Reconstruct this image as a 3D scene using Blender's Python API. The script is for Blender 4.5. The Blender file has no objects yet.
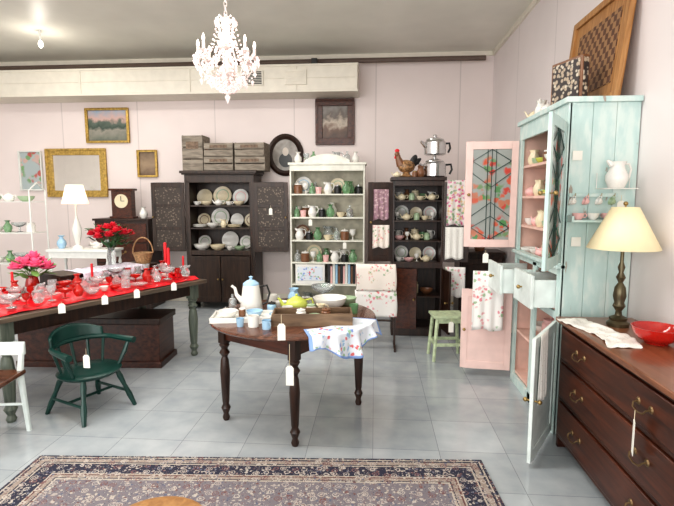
import bpy, math, random, bmesh
from mathutils import Matrix, Vector, noise
random.seed(7)
S=bpy.context.scene
S.view_settings.view_transform='Standard'
try: S.view_settings.look='Medium High Contrast'
except Exception: pass
pi=math.pi
# ---------------------------------------------------------------- materials
def nt(name):
    m=bpy.data.materials.new(name); m.use_nodes=True
    n=m.node_tree.nodes; l=m.node_tree.links
    return m,n,l,n['Principled BSDF']
def c4(c): return (c[0],c[1],c[2],1)
def ramp(n,stops,const=False):
    r=n.new('ShaderNodeValToRGB')
    if const: r.color_ramp.interpolation='CONSTANT'
    e=r.color_ramp.elements
    while len(e)<len(stops): e.new(.5)
    for i,(p,c) in enumerate(stops): e[i].position=p; e[i].color=c4(c)
    return r
def coords(n,l,scale=(1,1,1),rot=(0,0,0)):
    t=n.new('ShaderNodeTexCoord'); m=n.new('ShaderNodeMapping')
    m.inputs['Scale'].default_value=scale; m.inputs['Rotation'].default_value=rot
    l.new(t.outputs['Object'],m.inputs['Vector']); return m
def plain(name,c,rough=.5,metal=0,var=.08,scale=9,trans=0,coat=0,emit=0,bump=0,alpha=1):
    m,n,l,b=nt(name)
    mp=coords(n,l); no=n.new('ShaderNodeTexNoise'); no.inputs['Scale'].default_value=scale
    l.new(mp.outputs[0],no.inputs['Vector'])
    r=ramp(n,[(.3,[x*(1-var) for x in c]),(.7,[min(1,x*(1+var)) for x in c])])
    l.new(no.outputs['Fac'],r.inputs[0]); l.new(r.outputs[0],b.inputs['Base Color'])
    b.inputs['Roughness'].default_value=rough; b.inputs['Metallic'].default_value=metal
    b.inputs['Transmission Weight'].default_value=trans; b.inputs['Coat Weight'].default_value=coat
    b.inputs['Alpha'].default_value=alpha
    if emit: b.inputs['Emission Color'].default_value=c4(c); b.inputs['Emission Strength'].default_value=emit
    if bump:
        bp=n.new('ShaderNodeBump'); bp.inputs['Strength'].default_value=bump; bp.inputs['Distance'].default_value=.01
        l.new(no.outputs['Fac'],bp.inputs['Height']); l.new(bp.outputs[0],b.inputs['Normal'])
    return m
def wood(name,c1,c2,rough=.4,sc=(14,14,1.5),coat=0):
    m,n,l,b=nt(name)
    mp=coords(n,l,sc); no=n.new('ShaderNodeTexNoise'); no.inputs['Scale'].default_value=2.5; no.inputs['Detail'].default_value=6
    no.inputs['Distortion'].default_value=.6
    l.new(mp.outputs[0],no.inputs['Vector']); r=ramp(n,[(.3,c1),(.7,c2)])
    l.new(no.outputs['Fac'],r.inputs[0]); l.new(r.outputs[0],b.inputs['Base Color'])
    b.inputs['Roughness'].default_value=rough; b.inputs['Coat Weight'].default_value=coat
    return m
def distorted(n,l,vec,amt,sc):
    no=n.new('ShaderNodeTexNoise'); no.inputs['Scale'].default_value=sc; no.inputs['Detail'].default_value=3; l.new(vec,no.inputs['Vector'])
    a=n.new('ShaderNodeVectorMath'); a.operation='MULTIPLY_ADD'; a.inputs[1].default_value=(amt,amt,amt)
    l.new(no.outputs['Color'],a.inputs[0]); l.new(vec,a.inputs[2]); return a.outputs[0]
def floral(name,base,cols,scale=14,th=.33,rough=.9,dist=.035,clus=True):
    m,n,l,b=nt(name)
    mp=coords(n,l); v=n.new('ShaderNodeTexVoronoi'); v.inputs['Scale'].default_value=scale
    l.new(distorted(n,l,mp.outputs[0],dist,scale*1.6) if dist else mp.outputs[0],v.inputs['Vector'])
    k=ramp(n,[(0,(1,1,1)),(th*.8,(.9,.9,.9)),(th*1.1,(0,0,0))]); l.new(v.outputs['Distance'],k.inputs[0])
    sp=n.new('ShaderNodeSeparateColor'); l.new(v.outputs['Color'],sp.inputs[0])
    cr=ramp(n,[(i/len(cols),c) for i,c in enumerate(cols)],True); l.new(sp.outputs[0],cr.inputs[0])
    fac=k.outputs[0]
    if clus:
        no=n.new('ShaderNodeTexNoise'); no.inputs['Scale'].default_value=scale*.3; no.inputs['Detail'].default_value=0; l.new(mp.outputs[0],no.inputs['Vector'])
        r2=ramp(n,[(.46,(0,0,0)),(.52,(1,1,1))]); l.new(no.outputs['Fac'],r2.inputs[0])
        mu=n.new('ShaderNodeMath'); mu.operation='MULTIPLY'; l.new(fac,mu.inputs[0]); l.new(r2.outputs[0],mu.inputs[1]); fac=mu.outputs[0]
    mx=n.new('ShaderNodeMix'); mx.data_type='RGBA'; mx.inputs[6].default_value=c4(base)
    l.new(fac,mx.inputs[0]); l.new(cr.outputs[0],mx.inputs[7]); l.new(mx.outputs[2],b.inputs['Base Color'])
    b.inputs['Roughness'].default_value=rough
    return m
def art(name,stops,z0,z1,dist=.25,scale=5):
    m,n,l,b=nt(name)
    t=n.new('ShaderNodeTexCoord'); s=n.new('ShaderNodeSeparateXYZ'); l.new(t.outputs['Object'],s.inputs[0])
    mr=n.new('ShaderNodeMapRange'); mr.inputs[1].default_value=z0; mr.inputs[2].default_value=z1
    l.new(s.outputs['Z'],mr.inputs[0])
    no=n.new('ShaderNodeTexNoise'); no.inputs['Scale'].default_value=scale; no.inputs['Detail'].default_value=6
    l.new(t.outputs['Object'],no.inputs['Vector'])
    a=n.new('ShaderNodeMath'); a.operation='MULTIPLY_ADD'; a.inputs[1].default_value=dist
    l.new(no.outputs['Fac'],a.inputs[0]); l.new(mr.outputs[0],a.inputs[2])
    s2=n.new('ShaderNodeMath'); s2.operation='SUBTRACT'; s2.inputs[1].default_value=dist*.5
    l.new(a.outputs[0],s2.inputs[0])
    r=ramp(n,stops); l.new(s2.outputs[0],r.inputs[0]); l.new(r.outputs[0],b.inputs['Base Color']); b.inputs['Roughness'].default_value=.35
    return m

white=plain('white_ceramic',(.84,.82,.77),.2,var=.03)
cream=plain('cream_ceramic',(.8,.7,.5),.25,var=.05)
bluec=plain('pale_blue_enamel',(.38,.58,.75),.2,var=.06)
greenc=plain('sage_green_ceramic',(.4,.52,.34),.3)
pinkc=plain('pink_ceramic',(.85,.52,.5),.3)
redc=plain('red_wax',(.75,.02,.03),.35)
redglass=plain('red_glass',(.75,.03,.02),.08,var=.1,trans=.45,coat=.5)
glassm=plain('clear_glass',(.9,.94,.94),.06,var=.02,trans=.8)
greenglass=plain('green_glass',(.35,.6,.35),.08,trans=.6)
brownc=plain('brown_stoneware',(.22,.1,.05),.3)
blackm=plain('black_iron',(.02,.02,.02),.4)
silver=plain('polished_aluminium',(.7,.7,.7),.2,metal=1,var=.05)
brass=plain('aged_brass',(.4,.28,.12),.38,metal=.9)
dbrass=plain('darkened_brass',(.22,.15,.08),.42,metal=.85)
yellowg=plain('yellow_green_enamel',(.55,.6,.12),.25)
paper=plain('paper_tag',(.9,.88,.8),.8,var=.03)
bulb=plain('warm_bulb_glass',(1,.88,.78),.3,emit=5)
darkw=wood('dark_stained_wood',(.014,.007,.005),(.05,.021,.012),.36)
pieW=wood('pie_safe_wood',(.015,.009,.006),(.055,.028,.017),.4)
mahog=wood('mahogany_wood',(.03,.009,.005),(.11,.03,.013),.3,(10,1.2,14))
mahogd=wood('dark_mahogany_wood',(.02,.007,.005),(.085,.026,.013),.33,(10,1.2,14))
mtop=wood('mahogany_top_wood',(.15,.055,.025),(.27,.11,.055),.3,(10,1.2,14),.3)
tabt=wood('walnut_table_top',(.07,.025,.015),(.17,.07,.04),.2,(1.2,12,12),.3)
oldtop=wood('worn_plank_wood',(.06,.045,.035),(.18,.13,.09),.4,(1.2,12,12))
oak=wood('honey_oak_wood',(.33,.15,.05),(.55,.3,.12),.4)
crate=wood('weathered_crate_wood',(.15,.125,.1),(.36,.31,.25),.75,(2,10,10))
greyw=wood('grey_green_painted_leg',(.06,.075,.06),(.16,.18,.14),.5)
greenp=plain('dark_green_paint',(.008,.045,.036),.3,var=.2)
sageP=plain('chipped_sage_paint',(.5,.58,.38),.55,var=.25,scale=20)
creamP=plain('cream_shelf_paint',(.82,.81,.71),.5,var=.1)
whiteP=plain('white_paint',(.82,.82,.78),.4,var=.06)
gold=plain('gilt_frame',(.5,.34,.1),.35,metal=.7,var=.3,scale=30)
wickm=plain('wicker',(.4,.24,.12),.7,var=.4,scale=60,bump=.6)
leaf=plain('dark_leaves',(.03,.11,.03),.5,var=.4)
leafl=plain('light_leaves',(.2,.38,.1),.5,var=.4)
rose=plain('red_rose_petals',(.6,.01,.03),.5,var=.3)
pinkfl=plain('hot_pink_petals',(.9,.12,.25),.5,var=.3)
redcl=plain('red_satin_cloth',(.75,.012,.022),.35,var=.35,scale=14)
lav=plain('pale_lavender_lace_cloth',(.72,.66,.74),.9,var=.3,scale=50)
lace=floral('white_lace_cloth',(.86,.84,.79),[(.66,.62,.56),(.78,.75,.69)],60,.25,clus=False,dist=0)
pinkdoor=plain('pink_painted_wood',(.85,.62,.57),.45,var=.06)
pinkin=plain('salmon_interior_paint',(.8,.54,.46),.5,var=.1)
flr1=floral('pink_floral_cotton',(.85,.77,.7),[(.7,.2,.2),(.8,.45,.45),(.3,.42,.25),(.75,.35,.35),(.7,.55,.4)],34,.42)
flr2=floral('bright_floral_cotton',(.8,.73,.7),[(.68,.12,.26),(.25,.4,.22),(.65,.3,.42),(.75,.55,.3)],30,.5,clus=False)
flr3=floral('blue_and_red_floral_cotton',(.76,.8,.86),[(.2,.3,.65),(.7,.12,.12),(.3,.5,.7),(.3,.5,.3)],30,.42)
flr4=floral('white_tea_towel_with_red_flowers',(.88,.85,.82),[(.75,.18,.2),(.8,.4,.42),(.35,.5,.3),(.75,.25,.3)],26,.42)
mauve=floral('mauve_floral_cotton',(.35,.22,.25),[(.65,.48,.5),(.42,.25,.32)],34,.5,clus=False)
stain=floral('poppy_pane',(.36,.38,.36),[(.6,.07,.05),(.1,.28,.1),(.65,.12,.06),(.55,.2,.12),(.2,.32,.15)],18,.6,.12,dist=.05)
tin=floral('punched_tin',(.05,.036,.028),[(.22,.17,.13),(.15,.11,.085)],32,.35,.5,clus=False,dist=0)
mirrm=plain('mirror_surface',(.7,.68,.62),.06,metal=1,var=.02)
shade=plain('cream_lamp_shade',(.88,.77,.5),.8,var=.03,emit=.12)
shadew=plain('glowing_white_shade',(1,.86,.66),.8,var=.02,emit=.9)
crys=plain('glowing_pink_crystal',(1,.81,.78),.1,var=.2,scale=30,trans=.35,emit=.22)  # faint emission in the crystal itself imitates the pink glow of the chandelier
crysf=plain('white_painted_iron',(.85,.73,.69),.4)
def turq():
    m,n,l,b=nt('chipped_turquoise_paint')
    mp=coords(n,l,(1,1,.35)); no=n.new('ShaderNodeTexNoise'); no.inputs['Scale'].default_value=14; no.inputs['Detail'].default_value=9
    l.new(mp.outputs[0],no.inputs['Vector'])
    r=ramp(n,[(.0,(.3,.22,.16)),(.3,(.38,.33,.28)),(.325,(.5,.65,.62)),(.48,(.54,.69,.66)),(.58,(.64,.75,.71)),(1,(.74,.8,.76))]); l.new(no.outputs['Fac'],r.inputs[0])
    l.new(r.outputs[0],b.inputs['Base Color']); b.inputs['Roughness'].default_value=.45
    return m
turqm=turq()
turql=plain('pale_turquoise_white_paint',(.74,.81,.78),.45,var=.12)

# ---------------------------------------------------------------- mesh builder
class M:
    def __init__(s): s.v=[];s.f=[];s.mi=[];s.sm=[];s.cur=0
    def add(s,vs,fs,smooth=False):
        o=len(s.v)
        for p in vs: s.v.append(tuple(p))
        for f in fs: s.f.append([i+o for i in f]); s.mi.append(s.cur); s.sm.append(smooth)
    def box(s,x0,x1,y0,y1,z0,z1):
        v=[(x,y,z) for x in(x0,x1) for y in(y0,y1) for z in(z0,z1)]
        s.add(v,[(0,1,3,2),(4,6,7,5),(0,4,5,1),(2,3,7,6),(0,2,6,4),(1,5,7,3)]); return s
    def lathe(s,pr,c=(0,0,0),seg=20,axis='z',sx=1,sy=1,cap=True):
        vs=[];n=len(pr)
        for i in range(seg):
            a=2*pi*i/seg
            for r,z in pr:
                x,y=r*math.cos(a)*sx,r*math.sin(a)*sy
                if axis=='z': vs.append((c[0]+x,c[1]+y,c[2]+z))
                else: vs.append((c[0]+x,c[1]+z,c[2]+y))
        fs=[]
        for i in range(seg):
            j=(i+1)%seg
            for k in range(n-1): fs.append((i*n+k,j*n+k,j*n+k+1,i*n+k+1))
        s.add(vs,fs,True)
        if cap and pr[0][0]>1e-4: s.add([vs[i*n] for i in range(seg)],[list(range(seg))])
        if cap and pr[-1][0]>1e-4: s.add([vs[i*n+n-1] for i in range(seg)],[list(range(seg))])
        return s
    def sph(s,c,r,seg=10,rings=7,R=None):
        if not hasattr(r,'__len__'): r=(r,r,r)
        vs=[]
        for k in range(rings+1):
            t=pi*k/rings
            for i in range(seg):
                a=2*pi*i/seg
                p=Vector((r[0]*math.sin(t)*math.cos(a),r[1]*math.sin(t)*math.sin(a),r[2]*math.cos(t)))
                if R: p=R@p
                vs.append(tuple(p+Vector(c)))
        fs=[(k*seg+i,k*seg+(i+1)%seg,(k+1)*seg+(i+1)%seg,(k+1)*seg+i) for k in range(rings) for i in range(seg)]
        s.add(vs,fs,True); return s
    def tube(s,pts,r,seg=8):
        pts=[Vector(p) for p in pts]; n=len(pts); rs=r if hasattr(r,'__len__') else [r]*n
        vs=[];nrm=None
        for i in range(n):
            t=(pts[min(i+1,n-1)]-pts[max(i-1,0)]).normalized()
            if nrm is None:
                nrm=t.cross(Vector((0,0,1)))
                if nrm.length<.1: nrm=t.cross(Vector((1,0,0)))
            nrm=(nrm-t*nrm.dot(t)).normalized(); b=t.cross(nrm)
            for k in range(seg):
                a=2*pi*k/seg; vs.append(tuple(pts[i]+(nrm*math.cos(a)+b*math.sin(a))*rs[i]))
        fs=[(i*seg+k,i*seg+(k+1)%seg,(i+1)*seg+(k+1)%seg,(i+1)*seg+k) for i in range(n-1) for k in range(seg)]
        s.add(vs,fs,True); s.add([vs[k] for k in range(seg)],[list(range(seg))]); s.add(vs[-seg:],[list(range(seg))]); return s
    def grid(s,fn,nu,nv,matfn=None):
        vs=[fn(i/nu,j/nv) for i in range(nu+1) for j in range(nv+1)]
        fs=[(i*(nv+1)+j,(i+1)*(nv+1)+j,(i+1)*(nv+1)+j+1,i*(nv+1)+j+1) for i in range(nu) for j in range(nv)]
        s.add(vs,fs,True)
        if matfn:
            k=len(s.mi)-nu*nv
            for i in range(nu):
                for j in range(nv): s.mi[k+i*nv+j]=matfn((i+.5)/nu,(j+.5)/nv)
        return s
    def mesh(s,name,mats):
        me=bpy.data.meshes.new(name); me.from_pydata(s.v,[],s.f)
        for m in mats: me.materials.append(m)
        for p,mi,sm in zip(me.polygons,s.mi,s.sm): p.material_index=mi; p.use_smooth=sm
        bm=bmesh.new(); bm.from_mesh(me); bmesh.ops.remove_doubles(bm,verts=bm.verts,dist=1e-5)
        bmesh.ops.recalc_face_normals(bm,faces=bm.faces); bm.to_mesh(me); bm.free()
        try: me.set_sharp_from_angle(angle=math.radians(42))
        except Exception: pass
        return me
def link(o): S.collection.objects.link(o); return o
def part(m,name,mats,parent,bevel=0,solid=0,loc=(0,0,0),rz=0,label=None,stuff=False):
    if not isinstance(mats,(list,tuple)): mats=[mats]
    o=link(bpy.data.objects.new(name,m.mesh(name,mats))); o.parent=parent; o.location=loc; o.rotation_euler=(0,0,rz)
    if bevel:
        b=o.modifiers.new('bevel','BEVEL'); b.width=bevel; b.segments=2; b.limit_method='ANGLE'
    if solid:
        b=o.modifiers.new('solid','SOLIDIFY'); b.thickness=solid
    if label: o['label']=label
    if stuff: o['kind']='stuff'
    return o
def thing(name,label,cat,loc=(0,0,0),rz=0,group=None):
    o=link(bpy.data.objects.new(name,None)); o.location=loc; o.rotation_euler=(0,0,rz); o.empty_display_size=.1
    o['label']=label; o['category']=cat
    if group: o['group']=group
    return o
def single(m,name,label,cat,mats,loc=(0,0,0),rz=0,group=None,bevel=0,solid=0):
    o=part(m,name,mats,None,bevel,solid,loc,rz)
    o['label']=label; o['category']=cat
    if group: o['group']=group
    return o
def struct(m,name,mats,bevel=0):
    o=part(m,name,mats,None,bevel); o['kind']='structure'; return o

# ---------------------------------------------------------------- room
D=7.2; W=1.66; H=3.66; XL=-7.2; YF=-3.0
def floor_mat():
    m,n,l,b=nt('grey_vinyl_tiles')
    mp=coords(n,l); br=n.new('ShaderNodeTexBrick'); br.offset=0; br.inputs['Scale'].default_value=1
    br.inputs['Brick Width'].default_value=.42; br.inputs['Row Height'].default_value=.42; br.inputs['Mortar Size'].default_value=.002
    br.inputs['Color1'].default_value=(.43,.46,.475,1); br.inputs['Color2'].default_value=(.52,.55,.565,1); br.inputs['Mortar'].default_value=(.29,.3,.31,1)
    l.new(mp.outputs[0],br.inputs['Vector'])
    no=n.new('ShaderNodeTexNoise'); no.inputs['Scale'].default_value=6; no.inputs['Detail'].default_value=9
    l.new(mp.outputs[0],no.inputs['Vector'])
    r=ramp(n,[(.3,(.8,.82,.85)),(.7,(1.0,1.0,1.0))]); l.new(no.outputs['Fac'],r.inputs[0])
    mx=n.new('ShaderNodeMix'); mx.data_type='RGBA'; mx.blend_type='MULTIPLY'; mx.inputs[0].default_value=1
    l.new(br.outputs['Color'],mx.inputs[6]); l.new(r.outputs[0],mx.inputs[7]); l.new(mx.outputs[2],b.inputs['Base Color'])
    r3=ramp(n,[(.3,(.1,.1,.1)),(.7,(.2,.2,.2))]); l.new(no.outputs['Fac'],r3.inputs[0]); l.new(r3.outputs[0],b.inputs['Roughness'])
    b.inputs['Specular IOR Level'].default_value=.75
    return m
def wall_mat(name,c,axis,period):
    m,n,l,b=nt(name)
    t=n.new('ShaderNodeTexCoord'); s=n.new('ShaderNodeSeparateXYZ'); l.new(t.outputs['Object'],s.inputs[0])
    a=n.new('ShaderNodeMath'); a.operation='PINGPONG'; a.inputs[1].default_value=period/2; l.new(s.outputs[axis],a.inputs[0])
    r=ramp(n,[(0,[x*.8 for x in c]),(.005,[x*.8 for x in c]),(.01,c)]); l.new(a.outputs[0],r.inputs[0])
    no=n.new('ShaderNodeTexNoise'); no.inputs['Scale'].default_value=1.5; l.new(t.outputs['Object'],no.inputs['Vector'])
    r2=ramp(n,[(.3,(.94,.94,.94)),(.7,(1,1,1))]); l.new(no.outputs['Fac'],r2.inputs[0])
    mx=n.new('ShaderNodeMix'); mx.data_type='RGBA'; mx.blend_type='MULTIPLY'; mx.inputs[0].default_value=1
    l.new(r.outputs[0],mx.inputs[6]); l.new(r2.outputs[0],mx.inputs[7]); l.new(mx.outputs[2],b.inputs['Base Color'])
    b.inputs['Roughness'].default_value=.5
    return m
wallp=wall_mat('pale_pink_panelling',(.84,.74,.71),'X',1.2)
wallr=wall_mat('white_pink_panelling',(.86,.79,.78),'Y',1.2)
ceilm=plain('off_white_ceiling_paint',(.78,.76,.68),.45,var=.05,scale=2)
trimm=plain('cream_trim_paint',(.79,.74,.64),.5,var=.04)
struct(M().box(XL,W+.1,YF,D+.1,-.1,0),'floor',floor_mat())
struct(M().box(XL,W+.1,YF,D+.1,H,H+.1),'ceiling',ceilm)
struct(M().box(XL,W,D,D+.1,0,H),'wall_back',wallp)
struct(M().box(W,W+.1,YF,D+.1,0,H),'wall_right',wallr)
struct(M().box(XL-.1,XL,YF,D+.1,0,H),'wall_left',wallr)
wf=M().box(XL,W,YF-.1,YF,0,.5).box(XL,W,YF-.1,YF,3.1,H).box(XL,XL+.4,YF-.1,YF,.5,3.1).box(W-.3,W,YF-.1,YF,.5,3.1).box(-3.2,-2.9,YF-.1,YF,.5,3.1)
struct(wf,'wall_front',wallr)
struct(M().box(XL,W,D-.02,D,0,.14),'baseboard_back',trimm,.004)
struct(M().box(W-.02,W,YF,D-.02,0,.14),'baseboard_right',trimm,.004)
struct(M().box(XL,W-.03,D-.03,D,H-.06,H),'trim_1',trimm)
struct(M().box(W-.03,W,YF,D,H-.06,H),'trim_2',trimm)

t=thing('air_duct','long cream metal air duct along the top of the wall','air duct',(-3.6,6.97,3.05))
m=M().box(-3.55,3.35,-.22,.22,.02,.36); m.box(-3.55,3.36,-.235,.225,.0,.03); m.box(-3.55,3.36,-.235,.225,.345,.375)
for x in (-2.2,-.6,1.0,2.5,3.33): m.box(x-.015,x+.015,-.232,.225,.02,.37)
m.box(-3.55,3.35,-.228,-.21,.185,.195)
part(m,'duct_body',trimm,t,.004)
for x in (1.75,2.35):
    m=M().box(x,x+.3,-.245,-.22,.1,.3); m.cur=1
    for k in range(8): m.box(x+.02,x+.28,-.252,-.24,.115+k*.022,.127+k*.022)
    part(m,'vent_grille',[trimm,blackm if x<2 else trimm],t)
m=M(); m.tube([(-7,0,0),(1.5,0,0)],.035); single(m,'shade_band_pipe','pipe above the air duct, widened and darkened as the wall shadow','pipe',plain('shade_brown_pipe_paint',(.14,.1,.08),.5),(0,7.0,3.52))  # pipe made thicker and darker to stand in for shade above the duct
t=thing('pendant_bulb','bare glowing bulb hanging close to the ceiling','light',(-4.15,5.9,H))
part(M().tube([(0,0,0),(0,0,-.12)],.012),'cord',whiteP,t); part(M().sph((0,0,-.16),(.028,.028,.045)),'bulb_glass',plain('lit_bulb',(1,.95,.85),.3,emit=4),t)
t=thing('wall_speaker','small dark box fixed above the air duct','speaker',(-.85,6.85,3.425))
part(M().box(-.04,.04,-.05,.05,0,.09),'speaker_body',blackm,t,.005)

def rug_mat(hx,hy):
    m,n,l,b=nt('persian_rug_pattern')
    t=n.new('ShaderNodeTexCoord'); s=n.new('ShaderNodeSeparateXYZ'); l.new(t.outputs['Object'],s.inputs[0])
    def mt(op,a=None,bv=None,av=None):
        k=n.new('ShaderNodeMath'); k.operation=op
        if a is not None: l.new(a,k.inputs[0])
        if av is not None: k.inputs[0].default_value=av
        if bv is not None:
            if isinstance(bv,(int,float)): k.inputs[1].default_value=bv
            else: l.new(bv,k.inputs[1])
        return k.outputs[0]
    dx=mt('SUBTRACT',None,mt('ABSOLUTE',s.outputs['X']),hx); dy=mt('SUBTRACT',None,mt('ABSOLUTE',s.outputs['Y']),hy)
    d=mt('MINIMUM',dx,dy)
    navy=(.028,.03,.055); crm=(.5,.44,.37); rust=(.15,.06,.055); tan=(.33,.27,.23); k=.6
    base=ramp(n,[(0,navy),(.018/k,crm),(.026/k,navy),(.04/k,tan),(.075/k,navy),(.083/k,crm),(.093/k,navy),(.19/k,crm),(.2/k,rust),(.21/k,tan),(.235/k,navy),(.243/k,crm),(.255/k,(.2,.18,.2))],True)
    l.new(mt('DIVIDE',d,k),base.inputs[0])
    out=base.outputs[0]
    vec=distorted(n,l,t.outputs['Object'],.022,34)
    for sc,stops,cols in ((44,[(0,(1,1,1)),(.34,(0,0,0))],[(.46,.4,.35),(.18,.09,.085),(.46,.41,.37),(.13,.14,.2),(.5,.45,.39)]),
                          (17,[(0,(0,0,0)),(.1,(1,1,1)),(.17,(0,0,0)),(.27,(1,1,1)),(.35,(0,0,0))],[(.48,.42,.37),(.2,.1,.1),(.5,.45,.4),(.42,.37,.34)]),
                          (95,[(0,(1,1,1)),(.26,(0,0,0))],[(.46,.41,.37),(.06,.06,.1),(.24,.14,.13)])):
        v=n.new('ShaderNodeTexVoronoi'); v.inputs['Scale'].default_value=sc; v.inputs['Randomness'].default_value=.7; l.new(vec,v.inputs['Vector'])
        msk=ramp(n,stops,True); l.new(v.outputs['Distance'],msk.inputs[0])
        sp=n.new('ShaderNodeSeparateColor'); l.new(v.outputs['Color'],sp.inputs[0])
        cr=ramp(n,[(i/len(cols),c) for i,c in enumerate(cols)],True); l.new(sp.outputs[0],cr.inputs[0])
        mx=n.new('ShaderNodeMix'); mx.data_type='RGBA'; l.new(msk.outputs[0],mx.inputs[0]); l.new(out,mx.inputs[6]); l.new(cr.outputs[0],mx.inputs[7]); out=mx.outputs[2]
    l.new(out,b.inputs['Base Color']); b.inputs['Roughness'].default_value=.95
    return m
rz=math.radians(3.4)
single(M().box(-1.365,1.365,-.95,.95,0,.012),'area_rug','navy, cream and rust patterned oriental wool rug on the tiles','rug',rug_mat(1.365,.95),(-.70+.95*math.sin(rz),2.755-.95,0.001),rz,bevel=.004)

# ---------------------------------------------------------------- small wares
def b_plate(m,c): m.lathe([(0,0),(.6,0),(.66,.05),(1,.14),(.99,.17),(.7,.09)],seg=24,cap=False); m.cur=1; m.lathe([(.7,.09),(.6,.055)],seg=24,cap=False); m.cur=0; m.lathe([(.6,.055),(0,.05)],seg=24,cap=False)
def b_bowl(m,c): m.lathe([(0,0),(.45,0),(.48,.06),(.68,.16),(.85,.33),(.95,.52),(1,.72),(.96,.72),(.9,.52),(.78,.34),(.6,.2),(.3,.12),(0,.1)],seg=28)
def b_cup(m,c):
    m.lathe([(0,0),(.5,0),(.55,.08),(.85,.5),(1,1.1),(.95,1.1),(.8,.5),(.4,.12),(0,.12)],seg=16)
    m.tube([(.85,0,.95),(1.25,0,1.0),(1.4,0,.7),(1.2,0,.4),(.75,0,.35)],.1,6)
def b_mug(m,c):
    m.lathe([(0,0),(.9,0),(.95,.05),(1,2),(.93,2),(.88,.1),(0,.1)],seg=18)
    m.tube([(.95,0,1.65),(1.45,0,1.7),(1.65,0,1.2),(1.45,0,.6),(.95,0,.5)],.11,6)
def b_pitcher(m,c):
    m.lathe([(0,0),(.7,0),(.75,.1),(1,.7),(1,1.2),(.7,1.8),(.62,2.1),(.8,2.5),(.74,2.5),(.55,2.1),(0,2.0)],seg=20)
    m.tube([(.65,0,2.3),(1.2,0,2.3),(1.45,0,1.8),(1.3,0,1.1),(.95,0,.8)],.11,7)
    m.tube([(-.6,0,2.2),(-.85,0,2.42),(-1.1,0,2.6)],[.3,.25,.12],8)
def b_teapot(m,c):
    m.lathe([(0,0),(.6,0),(.95,.35),(1.05,.75),(.85,1.15),(.5,1.32),(.45,1.38),(.2,1.5),(.08,1.55),(.15,1.66),(0,1.75)],seg=20)
    m.tube([(-.9,0,.5),(-1.3,0,.8),(-1.5,0,1.25),(-1.7,0,1.4)],[.25,.17,.12,.09],8)
    m.tube([(.85,0,1.1),(1.4,0,1.2),(1.55,0,.8),(1.3,0,.45),(.95,0,.4)],.09,7)
def b_glass(m,c): m.lathe([(0,0),(.55,0),(.6,.05),(.12,.15),(.1,.9),(.4,1.1),(.7,1.6),(.68,2.3),(.64,2.3),(.64,1.6),(.3,1.15),(0,1.1)],seg=14)
def b_tumbler(m,c): m.lathe([(0,0),(.75,0),(1,2),(.93,2),(.7,.15),(0,.15)],seg=16)
def b_bottle(m,c): m.lathe([(0,0),(.9,0),(1,.1),(1,2),(.85,2.4),(.35,2.8),(.3,3.4),(.4,3.45),(.4,3.6),(0,3.6)],seg=14)
def b_jar(m,c):
    m.lathe([(0,0),(.9,0),(1,.1),(1,1.7),(.8,1.9),(.8,2.0)],seg=16,cap=False); m.cur=1; m.lathe([(.85,2),(.88,2.25),(.5,2.35),(.12,2.37),(.15,2.55),(0,2.6)],seg=16,cap=False)
def b_vase(m,c): m.lathe([(0,0),(.6,0),(.65,.1),(1,.9),(.9,1.5),(.4,2.2),(.4,2.5),(.7,2.8),(.64,2.8),(.3,2.4),(0,2.3)],seg=16)
def b_candlestick(m,c):
    m.lathe([(0,0),(1.2,0),(1.2,.12),(.4,.3),(.25,.9),(.5,1.1),(.25,1.3),(.45,1.9),(.5,2.1),(0,2.1)],seg=14); m.cur=1
    m.lathe([(.36,2.1),(.34,7.2),(.1,7.35),(0,7.35)],seg=10)
def b_pillar(m,c): m.lathe([(0,0),(1,0),(1,3.2),(.9,3.3),(0,3.25)],seg=16); m.cur=1; m.tube([(0,0,3.2),(0,0,3.6)],.05,5)
def b_compote(m,c): m.lathe([(0,0),(.6,0),(.6,.06),(.15,.2),(.14,.8),(.5,.95),(1,1.3),(1.1,1.6),(1.05,1.6),(.9,1.32),(.4,1.05),(0,1)],seg=20)
def b_book(m,c):
    m.box(-.12,.12,-.8,.8,0,2.2); m.cur=1; m.box(-.1,.1,-.77,.81,.03,2.17)
BUILD=dict(plate=(b_plate,'plate'),bowl=(b_bowl,'bowl'),teacup=(b_cup,'cup'),mug=(b_mug,'mug'),pitcher=(b_pitcher,'pitcher'),teapot=(b_teapot,'teapot'),
 goblet=(b_glass,'glass'),tumbler=(b_tumbler,'glass'),bottle=(b_bottle,'bottle'),jar=(b_jar,'jar'),vase=(b_vase,'vase'),candlestick=(b_candlestick,'candlestick'),
 pillar_candle=(b_pillar,'candle'),compote=(b_compote,'bowl'),book=(b_book,'book'))
CN={white:'white',cream:'cream',bluec:'pale blue',greenc:'sage green',pinkc:'pink',redc:'red',redglass:'red glass',glassm:'clear glass',greenglass:'green glass',
 brownc:'brown stoneware',blackm:'black',silver:'silvery metal',yellowg:'yellow-green enamel',brass:'brass',paper:'paper'}
cache={}
def put(kind,c,loc,s,rz=0,rx=0,group=None,where='on a shelf',c2=None,extra=''):
    c2=c2 or c; key=(kind,c.name,c2.name)
    if key not in cache:
        m=M(); BUILD[kind][0](m,c); cache[key]=m.mesh(kind,[c,c2])
    o=link(bpy.data.objects.new(kind,cache[key])); o.location=loc; o.rotation_euler=(rx,0,rz)
    o.scale=(s,s,s)
    cn=CN[c]; kn=kind.replace('_',' ')
    if c2!=c and kind!='book': cn+=' and '+CN[c2]
    if kind=='book': cn=cn.replace(' stoneware','')+' hardback'
    if group: o['group']=group
    o['label']=f'{cn} {kn} {extra}{where}'; o['category']=BUILD[kind][1]
    return o
def T(loc,rz): return Matrix.Translation(loc)@Matrix.Rotation(rz,4,'Z')
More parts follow.
